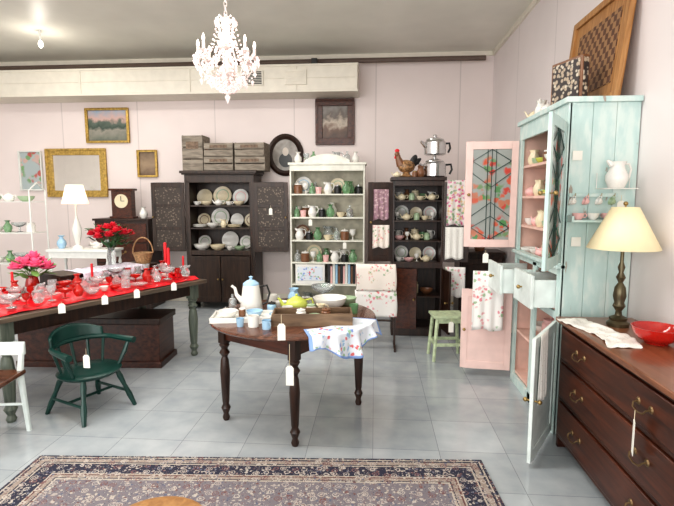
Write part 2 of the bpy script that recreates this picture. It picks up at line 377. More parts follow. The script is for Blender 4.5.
def fill(mat,x0,x1,y,z,items,group,where,gap=.012):
    x=x0
    i=0
    while x<x1:
        k,c,s,h=items[i%len(items)]; i+=1
        if k=='stand':
            w=s
            if x+2*w>x1: break
            p=mat@Vector((x+w,y+.03,z+w*.97)); put('plate',c,p,s,rz=mat.to_euler().z,rx=math.radians(78),group=group,where=where,c2=h or c,extra='standing upright ')
            x+=2*w+gap; continue
        if k=='stack':
            w=s
            if x+2*w>x1: break
            for j in range(4): put('plate',c,mat@Vector((x+w,y,z+j*s*.09)),s,group=group,where=where,extra='in a stack ')
            x+=2*w+gap; continue
        w=s*{'teacup':1.25,'mug':1.35,'pitcher':1.3,'teapot':1.6,'goblet':.72,'compote':1.1,'candlestick':1.2,'book':.13}.get(k,1.0)
        if x+2*w>x1: break
        put(k,c,mat@Vector((x+w,y+random.uniform(-.01,.01),z)),s,rz=mat.to_euler().z+(random.uniform(-.4,.4) if k!='book' else 0),group=group,where=where,c2=h)
        x+=2*w+gap

# ---------------------------------------------------------------- furniture helpers
def turned(h,r): return [(.55*r,0),(.75*r,.03*h),(.5*r,.07*h),(.95*r,.13*h),(.6*r,.17*h),(.72*r,.2*h),(.98*r,.5*h),(.8*r,.62*h),(.55*r,.66*h),(1.05*r,.7*h),(.6*r,.74*h),(1.05*r,.78*h),(.8*r,.8*h)]
def turned_leg(parent,x,y,h,r,mat,block=.06):
    m=M(); m.lathe(turned(h,r),seg=16); m.box(-block/2,block/2,-block/2,block/2,.8*h,h)
    part(m,'leg',mat,parent,loc=(x,y,0))
def door(parent,name,w,h,loc,ang,fm,pm,style='panel',knob=None,fr=.055,th=.022,n=1,label=None):
    m=M(); m.box(0,fr,-th/2,th/2,0,h); m.box(w-fr,w,-th/2,th/2,0,h); m.box(fr,w-fr,-th/2,th/2,0,fr*1.2); m.box(fr,w-fr,-th/2,th/2,h-fr*1.2,h)
    for k in range(1,n): m.box(fr,w-fr,-th/2,th/2,h*k/n-fr*.4,h*k/n+fr*.4)
    d=part(m,name,fm,parent,.003,loc=loc,rz=ang,label=label)
    if style=='lattice':
        part(M().box(fr,w-fr,-.003,.003,fr,h-fr),'door_pane',pm,d)
        l=M(); a0,a1,b0,b1=fr,w-fr,fr*1.2,h-fr*1.2; cx=(a0+a1)/2
        for s in(-1,1):
            y=s*.008
            for q in(-.035,0,.035): l.tube([(cx+q,y,b0),(cx+q,y,b1)],.0028,5)
            for zc,dz in((b1-.1,.1),(b0+.1,.1)): l.tube([(a0,y,zc),(cx,y,zc+dz),(a1,y,zc),(cx,y,zc-dz),(a0,y,zc)],.0035,5)
            l.tube([(a0,y,b1-.2),(cx,y,b1-.32),(a1,y,b1-.2)],.003,5); l.tube([(a0,y,b0+.2),(cx,y,b0+.32),(a1,y,b0+.2)],.003,5)
        part(l,'lattice',greenp,d)
    else:
        part(M().box(fr,w-fr,-.006,.006,fr,h-fr),'door_panel',pm,d)
    if knob:
        k=M()
        k.tube([(w-fr/2,-th/2-.028,h*.5),(w-fr/2,th/2+.028,h*.5)],.005,6); k.sph((w-fr/2,-th/2-.03,h*.5),.014); k.sph((w-fr/2,th/2+.03,h*.5),.014)
        part(k,'knob',knob,d)
    return d
def pull(w):
    m=M()
    m.tube([(-w/2,0,0),(-w/2,-.022,-.005),(-w/2+.01,-.028,-.022),(0,-.03,-.03),(w/2-.01,-.028,-.022),(w/2,-.022,-.005),(w/2,0,0)],.0045,6)
    for s in(-1,1): m.lathe([(.018,0),(.013,-.006),(0,-.008)],(s*w/2,0,0),12,'y')
    return m

# ---------------------------------------------------------------- round drop-leaf table
R=math.radians(59.6)
RT=(-.59,3.43)
t=thing('round_drop_leaf_table','round dark wood drop-leaf table with turned legs, crowded with enamelware','table',(RT[0],RT[1],0),R)
m=M(); m.lathe([(0,.722),(.585,.722),(.6,.728),(.605,.738),(.6,.748),(.59,.75),(0,.75)],seg=64)
part(m,'tabletop',tabt,t)
m=M()
for s in(-1,1): m.box(-.36,.36,s*.325-.012,s*.325+.012,.6,.722); m.box(s*.384-.012,s*.384+.012,-.3,.3,.6,.722)
part(m,'apron',mahog,t,.003)
for x in(-1,1):
    for y in(-1,1): turned_leg(t,x*.384,y*.325,.72,.036,darkw)
def on(kind,c,x,y,s,rz=0,c2=None,z=.75,wh='on the round wooden table'): return put(kind,c,(x,y,z),s,rz,c2=c2,where=wh)
t=thing('coffee_pot','white enamel coffee pot with pale blue lid on the round table','coffee pot',(-.93,3.52,.75),math.radians(20))
part(M().lathe([(0,0),(.085,0),(.088,.01),(.062,.19),(.06,.2),(.055,.2),(0,.19)],seg=24),'pot_body',white,t)
part(M().lathe([(.062,.2),(.06,.212),(.03,.235),(.012,.24),(.01,.25),(.018,.262),(0,.27)],seg=20),'lid',bluec,t)
part(M().tube([(-.07,0,.08),(-.11,0,.13),(-.12,0,.18),(-.145,0,.2)],[.022,.014,.011,.01]),'spout',white,t)
part(M().tube([(.06,0,.18),(.12,0,.19),(.14,0,.13),(.12,0,.06),(.08,0,.04)],.008),'handle',blackm,t)
m=M().box(-.2,.2,-.11,.11,0,.012).box(-.21,-.2,-.12,.12,0,.035).box(.2,.21,-.12,.12,0,.035).box(-.21,.21,-.12,-.11,0,.035).box(-.21,.21,.11,.12,0,.035)
single(m,'enamel_tray','shallow white enamel tray with pale blue rim on the round table','tray',white,(-.93,3.27,.75),math.radians(8),bevel=.003)
on('bowl',white,-1.03,3.25,.07,z=.763,wh='in the enamel tray'); on('bowl',bluec,-.85,3.3,.06,z=.763,wh='in the enamel tray'); on('jar',brownc,-.94,3.3,.025,z=.763,wh='in the enamel tray',c2=white); on('jar',blackm,-1.07,3.33,.022,z=.763,wh='in the enamel tray',c2=silver)
on('mug',white,-.80,3.07,.038,.3,c2=bluec); on('mug',bluec,-.70,3.02,.03,-.8); on('mug',white,-.62,3.34,.04,1.5); on('teacup',white,-.72,3.62,.05,.4); on('tumbler',bluec,-.89,3.07,.028); on('teacup',bluec,-.71,3.3,.035,2)
on('teapot',yellowg,-.58,3.5,.082,.3); on('jar',bluec,-.76,3.46,.035,c2=blackm); on('jar',white,-.46,3.42,.035,c2=greenc); on('pitcher',cream,-.38,3.4,.035)
on('bowl',white,-.34,3.62,.13); on('compote',glassm,-.42,3.86,.09,wh='behind the white bowl on the round table'); on('tumbler',greenglass,-.15,3.5,.035); on('bottle',glassm,-1.1,3.6,.03); on('pitcher',bluec,-.65,3.8,.05,2); on('bowl',greenc,-.22,3.8,.08); on('tumbler',glassm,-.5,3.64,.03); on('mug',white,-.82,3.75,.04)
t=thing('wooden_tray_box','long shallow brown wooden tray box on the round table','box',(-.42,3.2,.75),math.radians(6))
m=M().box(-.26,.26,-.09,.09,0,.012)
for a in((-.26,.26,-.1,-.088),(-.26,.26,.088,.1),(-.27,-.258,-.1,.1),(.258,.27,-.1,.1)): m.box(a[0],a[1],a[2],a[3],0,.085)
part(m,'box_body',wood('brown_tray_wood',(.1,.06,.035),(.25,.16,.09),.5,(2,10,10)),t,.002)
for k,(kk,c,x,s) in enumerate([('bowl',cream,-.6,.05),('jar',white,-.5,.035),('teacup',greenc,-.41,.04),('jar',brownc,-.33,.035),('bowl',brownc,-.24,.05)]):
    put(kk,c,(x,3.19+k*.012,.763),s,where='inside the long wooden tray box')
def cl(u,v):
    a=math.radians(-72+62*u); r=.44+.31*v
    x,y=math.cos(a),math.sin(a)
    e=.612
    if r<=e: rr,z=r,.756+.003*math.sin(30*u)*v
    else:
        q=r-e; rr=e+.006+q*(.22*math.sin(u*27)+.1*math.sin(u*49+1)+.12); z=.757-q*(.95+.4*math.cos(u*2*pi*1.3+2.6))
    return (RT[0]+rr*x,RT[1]+rr*y,z)
single(M().grid(cl,90,24,lambda u,v:1 if (v>.94 or u<.03 or u>.97) else 0),'floral_tablecloth','white floral cotton cloth with blue edging draped over the round table','cloth',[flr3,plain('blue_cloth_edging',(.25,.38,.7),.8)],solid=.003)

def tag(loc,h=.09,rz=0,where='hanging from an antique',cord=.08):
    m=M().box(-.024,.024,-.001,.001,-cord-h,-cord-.01); m.add([(-.024,-.001,-cord-.01),(.024,-.001,-cord-.01),(.012,0,-cord+.005),(-.012,0,-cord+.005)],[(0,1,2,3)])
    m.cur=1; m.tube([(0,0,0),(0,0,-cord)],.0015,4)
    single(m,'price_tag','blank cream paper price tag '+where,'tag',[paper,cream],loc,rz,group='paper price tags')
tag((-.51,2.80,.72),.12,0,'at the rim of the round table',.14); tag((-.56,2.81,.90),.1,.2,'on the wooden tray box',.06)
tag((-.86,6.384,1.335),.08,0,'hanging from the cream shelf',.02); tag((-.4,6.384,1.03),.08,0,'hanging from the cream shelf',.02)
tag((.75,4.64,.44),.1,0,'hanging from the green stool',.04); tag((-1.45,6.625,1.5),.09,0,'hanging from the pie safe door',.04)

# ---------------------------------------------------------------- big table with red cloth
d=Vector((.444,.896,0)); nn=Vector((-.896,.444,0)); A=Vector((-2.555,2.97,0)); ang=math.atan2(.896,.444)
def tb(s,t,z=.78): return A+d*s+nn*t+Vector((0,0,z))
t=thing('long_dining_table','long dark plank dining table with turned legs and a red cloth','table',tb(.965,.5,0),ang)
m=M()
for k in range(5): m.box(-.97,.97,-.5+k*.2+.001,-.5+(k+1)*.2-.001,.745,.78)
part(m,'tabletop',oldtop,t,.003)
m=M()
for s in(-1,1): m.box(-.84,.84,s*.4-.012,s*.4+.012,.63,.745); m.box(s*.86-.012,s*.86+.012,-.38,.38,.63,.745)
part(m,'apron',darkw,t,.003)
for x in(-1,1):
    for y in(-1,1): turned_leg(t,x*.86,y*.4,.745,.048,greyw,.085)
def rc(u,v):
    n1=noise.noise(Vector((u*5,v*2,3))); n2=noise.noise(Vector((u*15,v*5,9))); n3=noise.noise(Vector((u*34,v*9,1)))
    s=.03+1.85*u; tt=.05+.5*v+.07*(1-v)*noise.noise(Vector((u*5,0,5)))+.015*n3
    z=.786+max(0,.035+.05*n1+.04*n2+.012*n3)*min(1,3*v+.1)
    return tuple(tb(s,max(.01,tt),z))
single(M().grid(rc,200,36),'red_satin_cloth','loosely bunched bright red satin cloth spread along the long table','cloth',redcl,solid=.003)
wt='on the long table'
TS,TT=1.3,.79
t=thing('wooden_riser','low dark wooden riser box at the back of the long table','box',tb(TS,TT),ang)
part(M().box(-.5,.55,-.16,.16,0,.012).box(-.5,-.485,-.16,.16,.0,.13).box(.535,.55,-.16,.16,0,.13).box(-.5,.55,-.16,-.145,0,.13).box(-.5,.55,-.18,.16,.125,.14),'riser_body',darkw,t,.004)
def dl(u,v):
    x=-.3+.66*u
    if v<.6: return (x+.01*math.sin(v*9),.12-.31*v/.6,.144+.004*math.sin(u*40))
    q=(v-.6)/.4; return (x,-.192-.012*q*(1+math.sin(u*34)),.144-q*.09*(.8+.25*math.sin(u*12)))
single(M().grid(dl,70,16),'lavender_lace_scarf','pale lavender lace scarf draped over the front of the dark riser','cloth',lav,tb(TS,TT),ang,solid=.002)
def bloom(m,c,r,mi=0):
    m.cur=mi
    for ring,(n,tilt,rr) in enumerate([(6,.35,.9),(5,.8,.6),(3,1.2,.3)]):
        for k in range(n):
            a=2*pi*k/n+ring*.4
            p=Vector((math.cos(a)*r*rr*.6,math.sin(a)*r*rr*.6,r*.25*ring))
            m.sph(Vector(c)+p,(r*.45,r*.4,r*.13),7,4,Matrix.Rotation(a,3,'Z')@Matrix.Rotation(-tilt,3,'Y'))
def bouquet(name,label,loc,fm,lm,vm,R,n,r,hv,vr):
    t=thing(name,label,'flowers',loc)
    part(M().lathe([(0,0),(vr*.8,0),(vr,hv*.4),(vr*.7,hv*.9),(vr*.85,hv),(vr*.75,hv),(0,hv*.9)],seg=16),'vase',vm,t)
    for k in range(n):
        m=M(); a=k*2.4; q=math.sqrt((k+.5)/n)*R; z=hv+R*1.1-.6*q+random.uniform(-.02,.02)
        c=(q*math.cos(a),q*math.sin(a),z); bloom(m,c,r,0); m.cur=1; m.tube([(0,0,hv*.7),(c[0]*.6,c[1]*.6,hv+(z-hv)*.6),c],.003,5)
        part(m,'flower',[fm,lm],t)
    m=M()
    for k in range(n*3):
        a=random.uniform(0,6.28); q=random.uniform(.3,1.05)*R; z=hv+random.uniform(0,R)
        m.sph((q*math.cos(a),q*math.sin(a),z),(r*.9,r*.4,r*.06),6,4,Matrix.Rotation(a,3,'Z')@Matrix.Rotation(random.uniform(-.9,.4),3,'Y'))
    part(m,'leaves',lm,t,stuff=True)
bouquet('rose_bouquet','large bouquet of deep red roses with dark leaves in a vase',tb(1.46,.85,.925),rose,leaf,glassm,.2,18,.055,.2,.045)
bouquet('pink_flower_arrangement','large hot pink silk peonies in a low red bowl',tb(.68,.84),pinkfl,leafl,redglass,.14,10,.075,.15,.06)
t=thing('wicker_basket','small wicker basket with a tall arched handle on the riser','basket',tb(1.75,.74,.92),.4)
part(M().lathe([(0,0),(.07,0),(.1,.1),(.105,.11),(.095,.11),(.065,.01),(0,.01)],seg=20),'basket_body',wickm,t)
part(M().tube([(.1*math.cos(a),0,.1+.17*math.sin(a)) for a in [pi*k/16 for k in range(17)]],.007),'handle',wickm,t)
gl=[('candlestick',redglass,.2,.66,.034,redc),('candlestick',glassm,.42,.62,.03,redc),('candlestick',redglass,1.84,.5,.048,redc),('candlestick',redglass,1.78,.38,.042,redc),('candlestick',glassm,1.88,.28,.03,redc),('candlestick',redglass,1.05,.54,.03,redc),
('pillar_candle',redc,1.74,.2,.03,blackm),('pillar_candle',redc,.3,.5,.028,blackm)]
for k,c_,s,tt,sc,c2 in gl: put(k,c_,tb(s,tt,.79),sc,c2=c2,where=wt,group='candles on the long table')
its=[('compote',glassm,.07),('bowl',redglass,.05),('goblet',glassm,.05),('tumbler',redglass,.032),('bowl',glassm,.07),('goblet',redglass,.045),('jar',glassm,.035),('compote',redglass,.05),('vase',glassm,.045),('teacup',white,.035),('pitcher',glassm,.042),('plate',glassm,.08),('vase',redglass,.045)]
k=0
for row,tt in enumerate((.12,.26,.39,.51)):
    s=.1+.04*row
    while s<1.76:
        kd,cc,sc=its[(k*5+row*2)%13]; sc*=random.uniform(.8,1.1); k+=1
        w={'goblet':.7,'teacup':1.3,'pitcher':1.3,'compote':1.1}.get(kd,1)*sc
        s+=w; p=tb(s,tt+random.uniform(-.02,.02),0)
        put(kd,cc,(p.x,p.y,.825),sc,rz=k,where=wt,group='glassware on the long table'); s+=w+.012
for k,s in enumerate([.45,.8,1.1,1.5]):
    tag(tuple(tb(s,-.015,.83)),.07,.5,'at the edge of the long table',.02)
t=thing('storage_chest','low dark wooden storage chest on the floor under the long table','chest',(-2.71,4.42,0),math.radians(3))
part(M().box(-.68,.68,-.19,.19,.05,.42).box(-.7,.7,-.21,.21,0,.06),'chest_body',mahogd,t,.005)
part(M().box(-.7,.7,-.21,.21,.42,.48),'chest_lid',darkw,t,.008)

# ---------------------------------------------------------------- green child armchair
t=thing('child_armchair','small dark green painted Windsor armchair on the tiles','chair',(-2.14,3.35,0),math.radians(-24)); t.scale=(1.1,1.12,1.08)
m=M()
m.lathe([(0,.265),(.17,.265),(.19,.28),(.195,.292),(.18,.3),(.1,.293),(0,.29)],seg=28,sx=1.0,sy=1.05); part(m,'seat',greenp,t)
for x in(-1,1):
    for y in(-1,1):
        m=M(); p0=Vector((x*.11,y*.12,.28)); p1=Vector((x*.2,y*.19,0)); m.tube([p1,p1.lerp(p0,.3),p1.lerp(p0,.55),p1.lerp(p0,.8),p0],[.013,.02,.014,.02,.013]); part(m,'leg',greenp,t)
for a in (((-.165,-.165,.11),(.165,-.165,.11)),((-.165,.165,.11),(.165,.165,.11)),((0,-.165,.11),(0,.165,.11))): part(M().tube(a,.01),'stretcher',greenp,t)
arc=[(-.19*math.cos(a)-.01,.215*math.sin(a),.47) for a in [math.radians(k) for k in range(-75,76,10)]]
arc=[(.16,-.235,.465)]+arc+[(.16,.235,.465)]
part(M().tube(arc,[.024]+[.018]*(len(arc)-2)+[.024]),'arm_rail',greenp,t)
for k,a in enumerate([-60,-30,0,30,60]):
    a=math.radians(a); part(M().tube([(-.15*math.cos(a),.17*math.sin(a),.29),(-.19*math.cos(a)-.01,.215*math.sin(a),.47)],[.009,.011]),'spindle',greenp,t)
for s in(-1,1): part(M().tube([(.08,s*.16,.29),(.1,s*.2,.38),(.11,s*.232,.465)],[.01,.016,.012]),'spindle',greenp,t)
def crest(u,v):
    a=math.radians(-60+120*u); return (-(.2+.02*v)*math.cos(a)-.01,.225*math.sin(a),.475+.11*v*(.55+.45*math.cos((u-.5)*pi)))
part(M().grid(crest,20,5),'crest_rail',greenp,t,solid=.018)
tag((-2.0,3.1,.56),.09,0,'on the green armchair',.05)

t=thing('side_chair','white and pale blue painted chair with brown wooden seat','chair',(-2.54,2.78,0),math.radians(8))
part(M().box(-.2,.2,-.19,.19,.41,.44),'seat',tabt,t,.008)
for x in(-1,1):
    part(M().tube([(x*.19,-.18,0),(x*.17,-.16,.41)],[.016,.022]),'leg',turql,t)
    part(M().tube([(x*.19,.19,0),(x*.17,.17,.42),(x*.18,.2,.62)],[.016,.022,.016]),'leg',turql,t)
part(M().box(-.2,.2,.18,.205,.54,.63),'crest_rail',turql,t,.006)
for y in(-1,1): part(M().tube([(-.18,y*.17,.2),(.18,y*.17,.2)],.01),'stretcher',turql,t)

t=thing('round_stool','round honey oak stool with turned legs on the rug','stool',(-.76,1.49,0.013))
part(M().lathe([(0,.42),(.17,.42),(.19,.43),(.19,.445),(.17,.455),(0,.452)],seg=32),'seat',oak,t)
for k in range(4):
    a=pi/4+k*pi/2; part(M().tube([(.17*math.cos(a),.17*math.sin(a),0),(.14*math.cos(a),.14*math.sin(a),.2),(.11*math.cos(a),.11*math.sin(a),.43)],[.013,.02,.014]),'leg',oak,t)

# ---------------------------------------------------------------- pie safe
px,py=-2.19,6.88
t=thing('pie_safe','dark wooden pie safe with open punched tin doors and white dishes','cabinet',(px,py,0))
m=M().box(-.5,-.475,-.22,.22,0,1.93).box(.475,.5,-.22,.22,0,1.93).box(-.475,.475,.2,.22,.1,1.93)
for z in(.1,.83,1.16,1.48): m.box(-.475,.475,-.21,.2,z,z+.022)
m.box(-.475,.475,-.22,.2,1.82,1.93); m.box(-.53,.53,-.25,.22,1.93,1.95).box(-.55,.55,-.27,.22,1.95,1.985); m.box(-.475,-.43,-.22,-.2,0,1.84).box(.43,.475,-.22,-.2,0,1.84).box(-.43,.43,-.22,-.2,.79,.86)
part(m,'cabinet_body',pieW,t,.004)
door(t,'door',.48,.97,(-.5,-.235,.85),pi,pieW,tin,'tin',brass,n=3); door(t,'door',.48,.97,(.5,-.235,.85),0,pieW,tin,'tin',brass,n=3)
for s in(0,1):
    door(t,'door',.425,.66,(-.43 if s==0 else .43,-.232,.12),0 if s==0 else pi,pieW,pieW,'panel',brass)
Mp=T((px,py,0),0); wh='in the dark pie safe'
for z,it in ((.852,[('stand',white,.1,greenc),('bowl',cream,.07,None),('stand',white,.13,None)]),(1.182,[('stand',cream,.1,brownc),('stand',white,.14,greenc),('stand',white,.1,None)]),(1.502,[('stand',cream,.12,None),('stand',cream,.14,greenc),('stand',white,.12,pinkc)])):
    fill(Mp,-.46,.46,.13,z,it,'plates in the pie safe',wh)
fill(Mp,-.44,.44,-.08,.852,[('bowl',white,.12,None),('bowl',cream,.11,None),('teacup',white,.05,None),('bowl',greenc,.08,None)],'bowls in the pie safe',wh,.004)
fill(Mp,-.44,.44,-.08,1.182,[('stack',white,.1,None),('bowl',white,.09,None),('pitcher',cream,.045,None),('stack',cream,.1,None)],'bowls in the pie safe',wh,.004)
fill(Mp,-.44,.44,-.08,1.502,[('teacup',white,.05,None),('bowl',cream,.08,None),('teapot',white,.055,None)],'cups in the pie safe',wh,.004)
def crate_(loc,w,h,dp,rz=0,lab='weathered wooden crate on top of the pie safe',slots=2):
    t=thing('wooden_crate',lab,'crate',loc,rz,group='crates on the pie safe')
    m=M().box(-w/2,w/2,dp/2-.012,dp/2,0,h).box(-w/2,-w/2+.014,-dp/2,dp/2,0,h).box(w/2-.014,w/2,-dp/2,dp/2,0,h).box(-w/2,w/2,-dp/2,dp/2,0,.012)
    for k in range(slots): m.box(-w/2,w/2,-dp/2-.01,-dp/2,h*k/slots+.006,h*(k+1)/slots-.006)
    part(m,'crate_body',crate,t,.003)
    part(M().box(-w*.3,w*.3,-dp/2-.013,-dp/2-.009,h*.62,h*.82),'stencil_patch',plain('faded_stencil_paint',(.2,.14,.1),.8,var=.4,scale=30),t)
crate_((-2.58,6.88,1.985),.3,.5,.3,slots=3,lab='tall weathered wooden crate standing on the pie safe')
crate_((-2.2,6.86,1.985),.42,.2,.32); crate_((-2.2,6.86,2.186),.41,.19,.32,.03)
crate_((-1.75,6.86,1.985),.43,.2,.32); crate_((-1.75,6.86,2.186),.42,.19,.32,-.03)

# ---------------------------------------------------------------- white shelf
sx,sy=-.635,6.55
t=thing('open_shelf_unit','tall cream painted open shelf crowded with glassware and green pottery','shelf',(sx,sy,0))
m=M()
for x in(-.5,.48): m.box(x,x+.02,-.16,.16,0,2.06)
SZ=[.08,.42,.72,1.02,1.33,1.64]
for z in SZ: m.box(-.48,.48,-.16,.145,z,z+.02)
m.box(-.52,.52,-.18,.17,2.04,2.07).box(-.48,.48,-.165,-.145,1.96,2.04)
part(m,'shelf_body',creamP,t,.003)
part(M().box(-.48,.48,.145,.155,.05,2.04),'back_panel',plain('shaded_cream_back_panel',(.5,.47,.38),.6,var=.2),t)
m=M(); N=28; vs=[]
for i in range(N+1):
    x=-.3+.6*i/N; zt=2.07+.025+.085*abs(math.cos((i/N-.5)*pi))**.8
    vs+=[(x,-.17,2.07),(x,-.17,zt),(x,-.15,2.07),(x,-.15,zt)]
fs=[]
for i in range(N):
    a=4*i; b_=a+4; fs+=[(a,b_,b_+1,a+1),(a+2,a+3,b_+3,b_+2),(a+1,b_+1,b_+3,a+3),(a,a+2,b_+2,b_)]
fs+=[(0,1,3,2),(4*N,4*N+2,4*N+3,4*N+1)]
m.add(vs,fs); part(m,'crest',creamP,t)
Ms=T((sx,sy,0),0); wh='on the cream open shelf'
mix=[('bottle',greenglass,.04,None),('pitcher',glassm,.07,None),('bowl',greenc,.1,None),('goblet',white,.06,None),('jar',brownc,.06,white),('teapot',greenc,.075,None),('vase',white,.07,None),('bowl',brownc,.09,None),('stand',white,.12,bluec),('bottle',glassm,.045,None),('teacup',cream,.06,None),('stand',cream,.11,greenc),('vase',greenglass,.06,None),('jar',blackm,.05,silver),('pitcher',white,.06,None),('stand',brownc,.1,cream),('tumbler',pinkc,.045,None)]
for i,z in enumerate(SZ):
    if i==1: continue
    o=i*5%17; k=mix[o:]+mix[:o]
    fill(Ms,-.47,.47,.06,z+.02,k,'wares on the cream shelf',wh,.002)
    fill(Ms,-.46,.46,-.09,z+.02,[q for q in k[::-1] if q[0]!='stand' and q[2]<.065],'wares on the cream shelf',wh,.003)
fill(Ms,-.0,.46,.0,.44,[('book',blackm,.12,paper),('book',pinkc,.11,paper),('book',white,.125,paper),('book',bluec,.12,paper),('book',brownc,.11,paper)],'books on the cream shelf',wh,.004)
m=M().box(-.2,.2,-.14,.1,0,.27); m.cur=1; m.box(-.17,.17,-.146,-.14,.05,.24)
single(m,'bread_box','cream and pale blue metal bread box on the shelf','box',[white,flr3],(-.87,6.53,.44),bevel=.02)
fill(Ms,-.47,.47,.04,2.07,[('vase',white,.055,None),('goblet',glassm,.06,None),('bottle',greenglass,.045,None),('teapot',white,.055,None),('pitcher',glassm,.06,None),('bottle',glassm,.045,None)],'wares on top of the cream shelf','on top of the cream shelf')

# ---------------------------------------------------------------- dark cabinet with open doors
cx,cy=.49,5.75
t=thing('china_cabinet','narrow dark wooden cabinet with open doors and china inside','cabinet',(cx,cy,0))
m=M().box(-.29,-.27,-.22,.22,0,1.8).box(.27,.29,-.22,.22,0,1.8).box(-.27,.27,.2,.22,.05,1.8)
for z in(.08,.45,.84,1.1,1.33,1.56): m.box(-.27,.27,-.2,.2,z,z+.018)
m.box(-.31,.31,-.25,.22,1.8,1.84).box(-.27,.27,-.22,-.2,1.74,1.8).box(-.27,.27,-.22,-.2,.8,.87).box(-.27,.27,-.22,-.2,0,.09)
part(m,'cabinet_body',darkw,t,.003)
door(t,'door',.28,.9,(-.29,-.23,.88),math.radians(188),darkw,darkw,'panel',brass,n=2)
door(t,'door',.28,.9,(.29,-.23,.88),math.radians(-8),darkw,darkw,'panel',brass,n=2)
door(t,'door',.27,.7,(-.27,-.235,.1),math.radians(-12),mahog,mahog,'panel',brass)
door(t,'door',.27,.7,(.29,-.23,.1),math.radians(-80),darkw,darkw,'panel',brass)
Mc=T((cx,cy,0),0); wh='in the narrow dark cabinet'
for i,z in enumerate((.858,1.118,1.348,1.578)):
    if i%2==0: fill(Mc,-.25,.26,.13,z,[('stand',white,.085,greenc),('stand',cream,.075,None),('stand',white,.08,pinkc)],'plates in the narrow cabinet',wh)
    fill(Mc,-.26,.26,-.06,z,[('teacup',white,.045,None),('bowl',pinkc,.06,None),('goblet',white,.04,None),('teapot',cream,.05,None),('jar',greenc,.035,None)][i:]+[('teacup',cream,.045,None)],'cups in the narrow cabinet',wh,.003)
    if i%2: fill(Mc,-.26,.26,.1,z,[('pitcher',white,.04,None),('vase',brownc,.045,None),('jar',cream,.05,None),('tumbler',greenglass,.04,None)],'cups in the narrow cabinet',wh,.003)
fill(Mc,-.25,.26,0,.468,[('bowl',brownc,.08,None),('jar',cream,.06,None)],'crocks in the narrow cabinet',wh)
def perc(loc,s,rz,lab):
    t=thing('percolator',lab,'coffee pot',loc,rz,group='stacked aluminium percolators')
    part(M().lathe([(0,0),(.8*s,0),(s,.1*s),(s,1.15*s),(.85*s,1.3*s),(.8*s,1.35*s)],seg=20),'pot_body',silver,t)
    part(M().lathe([(.82*s,1.35*s),(.78*s,1.45*s),(.25*s,1.65*s),(.12*s,1.68*s),(.2*s,1.8*s),(0,1.9*s)],seg=20),'lid',silver,t)
    part(M().tube([(s*.95,0,1.1*s),(1.5*s,0,1.15*s),(1.6*s,0,.7*s),(1.4*s,0,.3*s)],.1*s),'handle',blackm,t)
    part(M().tube([(-s*.95,0,.8*s),(-1.3*s,0,1.1*s),(-1.45*s,0,1.2*s)],[.22*s,.15*s,.12*s]),'spout',silver,t)
perc((.68,5.68,1.84),.13,.2,'large aluminium percolator with black handle on the dark cabinet'); perc((.68,5.68,2.09),.125,.4,'smaller aluminium percolator stacked on a larger one')
t=thing('rooster_figurine','brown ceramic rooster figurine standing on the dark cabinet','figurine',(.36,5.7,1.84),.2); t.scale=(.8,.8,.85)
part(M().lathe([(0,0),(.09,0),(.1,.02),(.06,.04),(.04,.08),(0,.09)],seg=16).sph((0,0,.15),(.13,.085,.09),14,9),'body',plain('speckled_brown_glaze',(.3,.17,.08),.3,var=.7,scale=30),t)
part(M().tube([(-.08,0,.17),(-.12,0,.25),(-.13,0,.3)],[.07,.045,.035]).sph((-.14,0,.31),.04),'head',brownc,t)
part(M().sph((-.14,0,.36),(.035,.01,.025)).sph((-.17,0,.27),(.012,.01,.022)),'comb',redc,t)
part(M().sph((.1,0,.22),(.05,.03,.1),10,7,Matrix.Rotation(.5,3,'Y')).sph((.14,0,.2),(.035,.02,.1),10,7,Matrix.Rotation(.9,3,'Y')),'tail',blackm,t)
put('pitcher',brownc,(.52,5.62,1.84),.05,rz=1,where='on top of the dark cabinet'); put('teapot',cream,(.25,5.6,1.84),.04,where='on top of the dark cabinet'); put('jar',brownc,(.45,5.6,1.84),.03,where='on top of the dark cabinet',c2=brass)

def hang(loc,w,h,mat,rz,lab,folds=3,name='tea_towel',amp=.008):
    def f(u,v): return (-w/2+w*u,amp*math.sin(u*folds*2*pi)*(.3+v)-.004,-h*v-.01*math.cos(u*9)*v)
    return single(M().grid(f,30,12),name,lab,'towel',mat,loc,rz,solid=.003)
hang((.91,5.455,1.80),.22,.5,flr2,math.radians(-8),'bright pink and green floral towel hanging on the cabinet door')
hang((.89,5.45,1.28),.2,.36,lace,math.radians(-8),'white lace towel hanging on the cabinet door')
hang((.91,5.45,.83),.22,.34,flr4,math.radians(-8),'white tea towel with red flowers hanging below the cabinet door')
hang((.07,5.455,1.7),.17,.34,mauve,math.radians(8),'mauve floral towel hanging on the cabinet door')
hang((.07,5.455,1.3),.19,.26,flr1,math.radians(8),'pink floral towel hanging on the cabinet door')
t=thing('quilt_rack','low pale wooden quilt rack holding folded floral quilts','rack',(.02,5.05,0))
for x in(-.2,.2): part(M().box(x-.01,x+.01,-.02,.02,.04,.9).box(x-.01,x+.01,-.15,.15,0,.04),'rack_end',darkw,t)
for z in(.88,.6,.3): part(M().tube([(-.2,0,z),(.2,0,z)],.011),'rail',darkw,t)
def drape(loc,w,h,mat,rz,lab,name='folded_quilt'):
    def f(u,v):
        s=(v-.5)*2; a=abs(s); y=(.035 if s>0 else -.035)*min(1,a*6); z=.02-h*max(0,a-.06)
        return (-w/2+w*u+.006*math.sin(v*9),y+.006*math.sin(u*12)*a,z)
    return single(M().grid(f,20,30),name,lab,'quilt',mat,loc,rz,solid=.012)
drape((.02,5.05,.89),.42,.3,flr1,0,'pink and cream floral quilt folded over the rack')
drape((.02,5.05,.61),.44,.3,flr4,0,'white quilt with red flowers folded over the rack')

